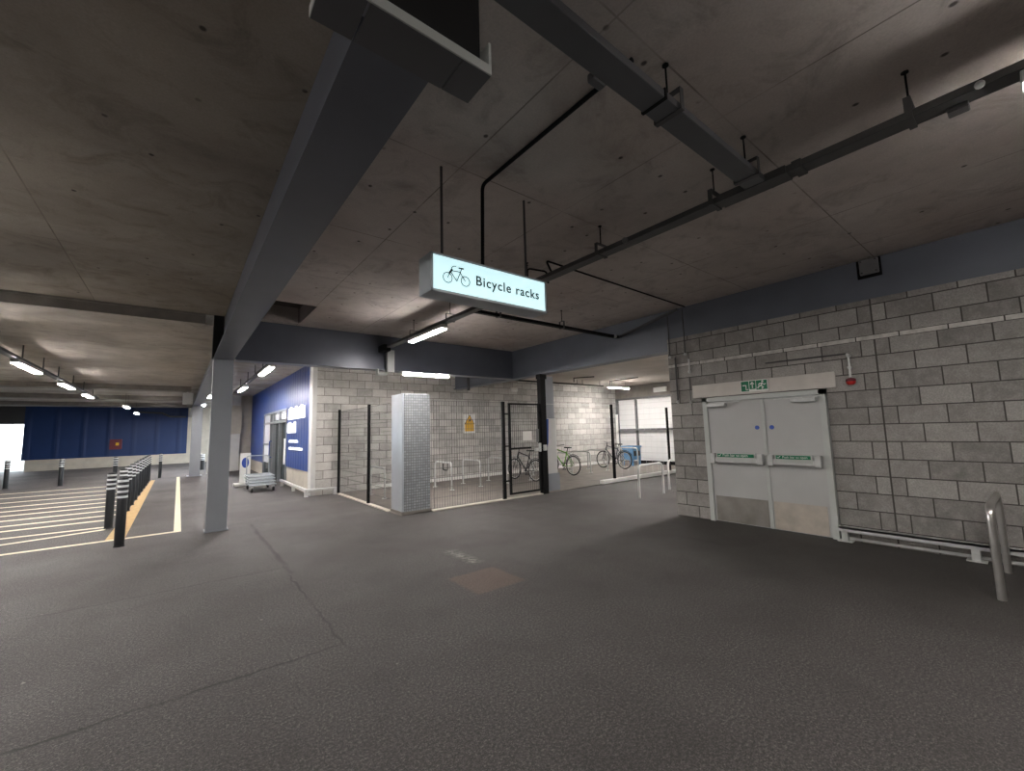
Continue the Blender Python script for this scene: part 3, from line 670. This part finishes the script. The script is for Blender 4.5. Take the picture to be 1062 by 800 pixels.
# ------------------------------------------------------------------ fences
def mesh_panel(p0, p1, z0, z1, vs=.06, hs=.2, r=.0028):
    m = MB(); p0, p1 = Vector(p0), Vector(p1); d = p1-p0; L = d.length; u = d/L
    n = max(1, round(L/vs)); ax = abs(u.x) > abs(u.y)
    for i in range(n+1):
        p = p0+u*(L*i/n); m.box(p.x-r, p.x+r, p.y-r, p.y+r, z0, z1)
    q = round((z1-z0)/hs)
    for i in range(q+1):
        z = z0+(z1-z0)*i/q
        if ax: m.box(min(p0.x, p1.x), max(p0.x, p1.x), p0.y-r*3, p0.y-r, z-r, z+r)
        else: m.box(p0.x-r*3, p0.x-r, min(p0.y, p1.y), max(p0.y, p1.y), z-r, z+r)
    return m
k = thing('mesh_fence', (3.45, 10, 0), 'dark wire mesh fence from the back wall to the silver clad column', 'fence')
mesh_panel((3.46, 8.47), (3.46, 12.1), .05, 2.22).obj('mesh_panel', 'dgrey', k, False)
for y in (12.02, 9.72):
    pp = MB().box(3.42, 3.48, y-.03, y+.03, 0, 2.27, .004, 1).obj('post', 'black', k, False)
MB().box(3.4, 3.5, 8.47, 12.1, 0, .02).obj('kerb', 'palecon', k, False)
k = thing('mesh_fence', (5, 7.86, 0), 'wire mesh fence between the silver clad column and the gate', 'fence')
mesh_panel((4.08, 7.86), (5.9, 7.86), .05, 2.24, .06, .2, .0032).obj('mesh_panel', 'grey', k, False)
MB().box(5.9, 5.975, 7.82, 7.89, 0, 2.26, .004, 1).obj('post', 'black', k, False)
MB().box(4.08, 5.99, 7.80, 7.95, 0, .02).obj('kerb', 'palecon', k, False)
struct('trim_7', MB().box(6.0, 7.09, 7.80, 7.95, 0, .02), 'palecon', 'pale concrete threshold under the mesh gate', 'threshold')
gt = thing('mesh_gate', (6.6, 7.86, 0), 'black framed mesh gate with lock and paper notice', 'gate')
MB().box(6.1, 6.15, 7.83, 7.88, .09, 2.23).box(7.03, 7.08, 7.83, 7.88, .09, 2.23).box(6.1, 7.08, 7.83, 7.88, 2.19, 2.23).box(6.1, 7.08, 7.83, 7.88, .09, .13).box(6.15, 6.78, 7.83, 7.88, 1.13, 1.17).obj('frame', 'black', gt, False)
mesh_panel((6.15, 7.855), (7.03, 7.855), .12, 2.2, .06, .2, .0035).obj('mesh_panel', 'dgrey', gt, False)
MB().box(6.88, 7.06, 7.79, 7.84, 1.06, 1.13, .005, 1).box(6.99, 7.06, 7.78, 7.83, 1.04, 1.25, .008, 1).obj('lock_box', 'galv', gt, False)
MB().box(6.93, 7.0, 7.8, 7.83, 1.28, 1.6).obj('lock_plate', 'grey', gt, False)
for z in (.4, 1.2, 1.95): MB().box(5.985, 6.1, 7.84, 7.87, z, z+.03).obj('hinge', 'black', gt, False)
tag(MB().box(6.5, 6.78, 7.815, 7.824, 1.33, 1.55).box(6.635, 6.645, 7.811, 7.816, 1.33, 1.55).obj('notice', 'paper', smooth=False), 'white paper notice fixed to the mesh gate', 'notice')
k = thing('gate_post', (7.2, 7.86, 0), 'tall thick black post on the right of the mesh gate', 'post')
MB().box(7.1, 7.27, 7.79, 7.93, 0, 2.9, .005, 1).obj('shaft', 'black', k, False)
MB().box(7.08, 7.3, 7.78, 7.94, 2.86, 2.978).obj('head_plate', 'black', k, False)
MB().box(7.12, 7.22, 7.75, 7.79, 1.06, 1.2, .01).obj('latch_keeper', 'galv', k, False)
bh = MB(); bh.prism([(7.275, 1.1), (7.31, 1.05), (7.37, 1.25), (7.40, 1.84), (7.275, 1.86)], 'y', 7.86, 7.9)
tag(bh.obj('blue_banner', 'bluehang', smooth=False), 'narrow blue cloth hanging beside the thick black gate post', 'banner')
k = thing('mesh_fence', (11.3, 7.85, 0), 'open fence run on a white kerb with two slim black posts', 'fence')
MB().box(9.89, 9.96, 7.82, 7.88, .1, 2.26, .004, 1).obj('post', 'black', k, False)
MB().box(12.79, 12.86, 7.82, 7.88, .1, 2.2, .004, 1).obj('post', 'black', k, False)
MB().box(9.35, 13.4, 7.78, 7.92, 0.012, .12, .02).obj('kerb', 'white', k, False)
mesh_panel((9.97, 7.85), (12.77, 7.85), .12, 2.2, .3, 1.04, .0015).obj('mesh_panel', 'galv', k, False)
k = thing('wire_rail', (8.6, 7.86, 2.24), 'thin galvanised wire across the top of the open cage entrance', 'rail')
MB().box(7.27, 9.87, 7.855, 7.862, 2.225, 2.235).obj('wire', 'galv', k, False)

# rail along the cage back wall and the shop wall
k = thing('wall_guard_rail', (9, 12, 0), 'white guard rail along the foot of the cage back wall', 'rail')
MB().box(4.2, 15.5, 11.98, 12.05, .04, .13, .004, 1).obj('rail', 'white', k, False)
for x in (4.5, 6.5, 8.5, 10.5, 12.5): MB().box(x-.04, x+.04, 12.05, 12.15, .012, .12).obj('post', 'galv', k, False)
k = thing('wall_guard_rail', (2.65, 14, 0), 'galvanised guard rail round the corner of the shop front', 'rail')
MB().box(2.62, 2.69, 12.05, 15.6, .14, .2, .004, 1).box(2.62, 3.4, 12.0, 12.06, .14, .2, .004, 1).obj('rail', 'lampbody', k, False)
for (x, y) in ((2.655, 12.05), (3.36, 12.05), (2.655, 13.6), (2.655, 15.3)): MB().box(x-.04, x+.04, y-.04, y+.04, 0, .14).obj('post', 'lampbody', k, False)

# ------------------------------------------------------------------ cycle stands
def hoop(x, y, axis, L, h, z0, label, group=None, r=.024, mat='galv', bend=.13, plates=False):
    k = thing('cycle_stand', (x, y, z0), label, 'bike stand', group)
    e = (0, L, 0) if axis == 'y' else (L, 0, 0)
    p0 = Vector((x, y, z0)); p1 = p0+Vector(e); up = Vector((0, 0, h))
    MB().path([p0, p0+up, p1+up, p1], r, bend, 14, 8).obj('hoop', mat, k)
    if plates:
        for p in (p0, p1): MB().rod(p, p+Vector((0, 0, .008)), .07, 18).obj('floor_flange', mat, k)
    return k
GH = 'cycle stands in a row along the cage back wall'
h0 = hoop(4.0, 10.15, 'y', .95, .73, .012, 'galvanised hoop stand behind the dark fence left of the silver column', GH, plates=True)
names = {1: 'galvanised hoop stand hidden behind the silver clad column', 2: 'first hoop stand right of the silver column, holding a black lock', 3: 'second hoop stand seen through the mesh right of the silver column', 4: 'third hoop stand, just left of the black gate edge post', 5: 'hoop stand seen through the mesh gate beside the black bicycle', 6: 'hoop stand mostly hidden behind the thick black gate post', 7: 'hoop stand beside the green framed bicycle', 8: 'empty hoop stand right of the green framed bicycle', 9: 'hoop stand left of the grey bicycle', 10: 'hoop stand between the grey bicycle and the blue crate', 11: 'hoop stand around the blue crate, nearest the shutter'}
for i in range(1, 12): dup(h0, (.94*i, 0, 0), names[i], GH)
hoop(5.72, .384, 'x', 1.03, .80, 0, 'stainless hoop stand in the right foreground by the block wall', None, .03, 'steel', .14)
hoop(8.12, 5.76, 'x', .96, .72, 0, 'pale hoop stand in the open cage entrance beside the wall corner', None, .026, 'lampbody', .14)
hoop(9.72, 6.0, 'x', .96, .72, 0, 'second pale hoop stand peeping past the wall corner', None, .026, 'lampbody', .14)
hoop(1.05, 23.3, 'x', .55, .8, 0, 'small distant hoop by the end of the shop passage', None, .03, 'lampbody', .14)
tag(MB().path([(5.9, 10.42, .74), (5.9, 10.42, .52), (5.9, 10.66, .52), (5.9, 10.66, .70)], .014, .03).obj('bike_lock', 'black'), 'black lock hanging from a hoop stand right of the silver column', 'lock')

# ------------------------------------------------------------------ bicycles (local axis: length along +y, near wheel at y=0)
def bicycle(x, y, label, fmat, basket=False, lean=.06, flip=False):
    k = thing('bicycle', (x, y, .012), label, 'bicycle')
    R = .33; F = (0, 1.03, R) ; A = (0, 0, R)            # front wheel far, rear wheel near
    def b(m, name, mat, par=None):
        o = m.obj(name, mat); o.parent = par or k; return o
    for c in (F, A):
        w = b(MB().ring(c, R-.02, .02, 'x', 40, 8), 'wheel', 'tire')
        b(MB().ring(c, R-.048, .012, 'x', 40, 6), 'rim', 'galv', w)
        sp = MB(); sp.rod((c[0]-.03, c[1], c[2]), (c[0]+.03, c[1], c[2]), .02, 10)
        for i in range(16):
            a = i*PI/8; sp.rod(c, (c[0], c[1]+(R-.05)*math.cos(a), c[2]+(R-.05)*math.sin(a)), .0016, 4)
        b(sp, 'spokes', 'galv', w)
    bb = (0, .44, .29); st = (0, .30, .80); ht = (0, .84, .86); hb = (0, .88, .72)
    m = MB(); m.path([bb, st], .018); m.path([(0, .315, .74), ht], .018); m.path([bb, hb], .021); m.path([ht, hb], .022)
    for s in (-.05, .05):
        m.path([bb, (s, .2, .31), (s, 0, R)], .010, .05, 8); m.path([(0, .32, .74), (s, .15, .53), (s, 0, R)], .009, .05, 8)
    b(m, 'frame', fmat)
    m = MB(); m.path([hb, (0, .90, .66)], .022)
    for s in (-.05, .05): m.path([(0, .90, .67), (s, .93, .62), F[:0] + (s, 1.03, R)], .012, .03, 8)
    b(m, 'fork', 'bikeblack')
    m = MB(); m.path([ht, (0, .82, .97)], .016); m.path([(-.29, .72, 1.02), (-.12, .83, .99), (.12, .83, .99), (.29, .72, 1.02)], .012, .04, 8)
    b(m, 'handlebar', 'bikeblack')
    m = MB(); m.path([st, (0, .275, .90)], .014); m.prism([(-.02, .10), (.02, .10), (.085, .34+.0), (.07, .40), (-.07, .40), (-.085, .34)][:2]+[(.03, .25), (.08, .38), (.05, .42), (-.05, .42), (-.08, .38), (-.03, .25)], 'z', .90, .94) if False else m.prism([(-.022, .42), (.022, .42), (.035, .3), (.08, .2), (.06, .14), (-.06, .14), (-.08, .2), (-.035, .3)], 'z', .90, .94)
    b(m, 'saddle', 'rubber')
    m = MB(); m.ring((.05, .44, .29), .09, .008, 'x', 24, 6); m.rod((-.08, .44, .29), (.08, .44, .29), .015); m.path([(.08, .44, .29), (.08, .56, .17)], .01); m.path([(-.08, .44, .29), (-.08, .32, .41)], .01)
    m.box(.08, .17, .51, .61, .155, .175).box(-.17, -.08, .27, .37, .40, .42); b(m, 'crankset', 'bikeblack')
    m = MB(); m.ring(A, R+.03, .012, 'x', 20, 6, .2, 2.6); b(m, 'mudguard', 'bikeblack')
    k.rotation_euler = (0, lean, 0)
    if flip:
        k.rotation_euler = (0, lean, PI)
    return k
bicycle(10.45, 9.98, 'green and black bicycle with near wheel right of the pale column', 'bikegreen')
bicycle(13.2, 9.95, 'grey bicycle locked beside the slim black fence post', 'bikegrey')
bicycle(8.55, 9.75, 'black bicycle seen through the mesh gate', 'bikeblack')
k = thing('storage_crate', (14.2, 10.5, 0), 'blue plastic crate box standing by the last hoop stand', 'crate')
MB().box(14.43, 14.99, 10.45, 11.0, .24, .80, .03).obj('crate_body', 'bluebox', k, False)
MB().box(14.40, 15.02, 10.42, 11.03, .74, .80, .01).obj('rim', 'bluebox', k, False)
MB().box(14.5, 14.66, 10.44, 10.46, .40, .6).box(14.74, 14.9, 10.44, 10.46, .40, .6).obj('slot', 'dgrey', k, False)
for sx in (14.47, 14.95):
    for sy in (10.5, 10.95): MB().box(sx-.03, sx+.03, sy-.03, sy+.03, .012, .37).obj('leg', 'bluebox', k, False)

# warning sign on the back wall
k = thing('warning_sign', (7.75, 12.14, 1.85), 'yellow triangle warning sign on white board, cage back wall', 'sign')
MB().box(7.5, 7.96, 12.125, 12.149, 1.52, 2.16).obj('board', 'white', k, False)
MB().prism([(7.55, 1.84), (7.91, 1.84), (7.73, 2.12)], 'y', 12.112, 12.124).box(7.55, 7.91, 12.115, 12.124, 1.58, 1.84).obj('yellow_panel', 'yellow', k, False)
mm = MB().path([(7.54, 12.11, 1.83), (7.73, 12.11, 2.14), (7.92, 12.11, 1.83), (7.54, 12.11, 1.83)], .010, 0, 6)
mm.prism([(7.67, 1.88), (7.8, 1.96), (7.75, 1.98), (7.78, 2.02), (7.7, 1.95), (7.73, 1.93)], 'y', 12.105, 12.112); mm.obj('pictogram', 'ink', k)

# ------------------------------------------------------------------ bollards
def bollard(x, y, h, label, group=None, r=.058):
    k = thing('bollard', (x, y, 0), label, 'bollard', group)
    MB().lathe((x, y, 0), [(r+.01, 0), (r+.01, .012), (r, .02), (r, h-.03), (r*.8, h-.008), (r*.3, h)], 22).obj('post', 'bollard', k)
    for z in (h-.07, h-.15, h-.23, h-.31):
        MB().lathe((x, y, z), [(r+.002, 0), (r+.004, .004), (r+.004, .030), (r+.002, .033)], 22).obj('reflective_band', 'band', k)
    return k
bollard(-.64, 8.86, 1.03, 'nearest black bollard with four white bands, at the end of the row', r=.062)
b2 = bollard(-.94, 10.8, 1.01, 'black bollard left of the yellow line, second from the viewer', r=.062)
ys = [11.9, 13.0, 14.1, 15.2, 16.3, 17.4, 18.5, 19.6, 20.7, 21.6]
b3 = bollard(-.86, ys[0], 1.01, 'black banded bollard in the row along the ochre line, third from the viewer', 'row of bollards along the ochre line', r=.062)
ordn = ['fourth', 'fifth', 'sixth', 'seventh', 'eighth', 'ninth', 'tenth', 'eleventh', 'last and farthest']
for i, y in enumerate(ys[1:]): dup(b3, (0, y-ys[0], 0), 'black banded bollard in the row along the ochre line, %s from the viewer' % ordn[i] if i < 8 else 'farthest black banded bollard of the row along the ochre line', 'row of bollards along the ochre line')
bollard(-.55, 22.8, 1.0, 'slim plain dark bollard standing alone left of the distant column', r=.055)
bollard(-1.75, 20.9, 1.0, 'lone banded bollard beneath the red square on the blue wall', r=.062)
bollard(-3.3, 22.3, 1.0, 'lone banded bollard on the hatched bay before the pale plinth', r=.066)
bollard(-4.72, 22.9, 1.0, 'dark bollard at the left edge of view by the daylight opening', r=.066)
bollard(.98, 26.5, .8, 'small dark bollard seen between the two grey columns', r=.09)

# ------------------------------------------------------------------ road paint
def paint(x0, x1, y0, y1, label, mat, dx=0, group=None):
    m = MB(); m.prism([(x0, y0), (x1, y0+dx), (x1, y1+dx), (x0, y1)], 'z', .0, .004)
    return tag(m.obj('road_marking', mat, smooth=False), label, 'road marking', group)
paint(-7, .1, 9.43, 9.53, 'cream line crossing the floor at the near end of the hatched bay', 'linew')
m = MB().prism([(0, 9.53), (.1, 9.53), (.1, 22.6), (0, 22.6)], 'z', .0005, .0045)
tag(m.obj('road_marking', 'linew', smooth=False), 'cream line running away from the viewer left of the near column', 'road marking')
m = MB().prism([(-.86, 9.54), (-.62, 9.54), (-.66, 21.8), (-.78, 21.8)], 'z', .0005, .0045)
tag(m.obj('road_marking', 'liney', smooth=False), 'wide ochre line running beside the row of bollards', 'road marking')
hl = [('nearest slanting', 10.30, .34), ('second', 11.0, -.08), ('third', 11.85, 0), ('fourth', 12.55, 0), ('fifth', 13.4, 0), ('sixth', 14.3, 0), ('seventh', 15.2, 0), ('eighth', 16.2, 0), ('ninth', 17.4, 0), ('tenth', 18.8, 0), ('eleventh and farthest', 20.4, 0)]
for n_, y, s_ in hl:
    if s_: paint(-2.3, -.97, y, y+.10, n_+' cream hatching line of the left bay, counted from the viewer', 'linew', s_, 'hatching lines of the left bay')
    else: paint(-9, -.97, y, y+.125, n_+' cream hatching line of the left bay, counted from the viewer', 'linew', 0, 'hatching lines of the left bay')

# red board on the far wall
k = thing('wall_board', (-2.9, 34.9, 1.5), 'small red square board on the dark blue far wall', 'sign')
MB().box(-3.25, -2.7, 34.9, 34.98, 1.05, 1.65).obj('board', 'redsign', k, False)
MB().box(-2.98, -2.84, 34.88, 34.9, 1.28, 1.45).obj('yellow_mark', 'yellow', k, False)

# ------------------------------------------------------------------ trolleys and board by the shop
def trolley_set(x, y):
    k = thing('flat_trolley', (x, y, 0), 'stack of flat grey store trolleys parked by the shop front', 'trolley')
    for i in range(4):
        z = .2+.075*i; yy = y+.12*i
        m = MB(); m.path([(x-.33, yy, z), (x+.33, yy, z), (x+.33, yy+1.0, z), (x-.33, yy+1.0, z), (x-.33, yy, z)], .016, .02, 8)
        for s in range(4): m.box(x-.32, x+.32, yy+.15+.22*s, yy+.22+.22*s, z-.008, z+.014)
        m.obj('deck', 'trolley', k)
    m = MB().path([(x+.3, y+1.15, .2), (x+.3, y+1.25, 1.0), (x-.3, y+1.25, 1.0), (x-.3, y+1.15, .2)], .016, .08, 8); m.obj('push_handle', 'trolley', k)
    for sx in (-.27, .27):
        for sy in (.08, 1.1):
            c = (x+sx, y+sy, .065); w = MB().rod((c[0]-.02, c[1], c[2]), (c[0]+.02, c[1], c[2]), .065, 18).obj('caster', 'rubber', k)
            MB().box(c[0]-.03, c[0]+.03, c[1]-.03, c[1]+.03, .11, .2).obj('fork', 'galv', w, False)
trolley_set(1.98, 14.2)
k = thing('floor_sign', (1.75, 16.4, 0), 'upright white board with blue oval beside the trolleys', 'sign')
MB().box(1.6, 1.9, 16.4, 16.44, .1, 1.06, .01).obj('board', 'white', k, False)
MB().ball((1.75, 16.395, .75), .13, (.8, .12, 1.3)).obj('blue_oval', 'blue_disc', k)
MB().box(1.45, 2.05, 16.2, 16.6, 0, .1, .02).obj('base', 'lampbody', k, False)

# ------------------------------------------------------------------ world, camera
w = bpy.data.worlds.new('world'); SC.world = w; w.use_nodes = True
nt = w.node_tree; bg = nt.nodes['Background']
tc = nt.nodes.new('ShaderNodeTexCoord'); sx = nt.nodes.new('ShaderNodeSeparateXYZ'); nt.links.new(tc.outputs['Generated'], sx.inputs[0])
rp = nt.nodes.new('ShaderNodeValToRGB'); rp.color_ramp.elements[0].position = .45; rp.color_ramp.elements[0].color = (.9, .95, 1, 1)
rp.color_ramp.elements[1].position = .9; rp.color_ramp.elements[1].color = (.55, .78, 1, 1)
nt.links.new(sx.outputs[2], rp.inputs[0]); nt.links.new(rp.outputs[0], bg.inputs[0]); bg.inputs[1].default_value = 3.5

yaw, pit, rol = math.radians(38.438), math.radians(6.0046), math.radians(-1.5325)
cy, sy, cp, sp, cr, sr = math.cos(yaw), math.sin(yaw), math.cos(pit), math.sin(pit), math.cos(rol), math.sin(rol)
F = Vector((sy*cp, cy*cp, sp)); Rr = Vector((cy, -sy, 0)); U = Rr.cross(F)
R2 = Rr*cr+U*sr; U2 = -Rr*sr+U*cr
cam = bpy.data.cameras.new('camera'); co = bpy.data.objects.new('camera', cam); COL.objects.link(co)
mt = Matrix((R2, U2, -F)).transposed().to_4x4(); mt.translation = (0, 0, 1.6); co.matrix_world = mt
cam.sensor_fit = 'HORIZONTAL'; cam.sensor_width = 36; cam.lens = 36*434.64/1062; cam.clip_start = .05; cam.clip_end = 300
SC.camera = co
vs = SC.view_settings; vs.view_transform = 'Standard'; vs.look = 'None'; vs.gamma = 1; vs.use_curve_mapping = False; vs.exposure = .5
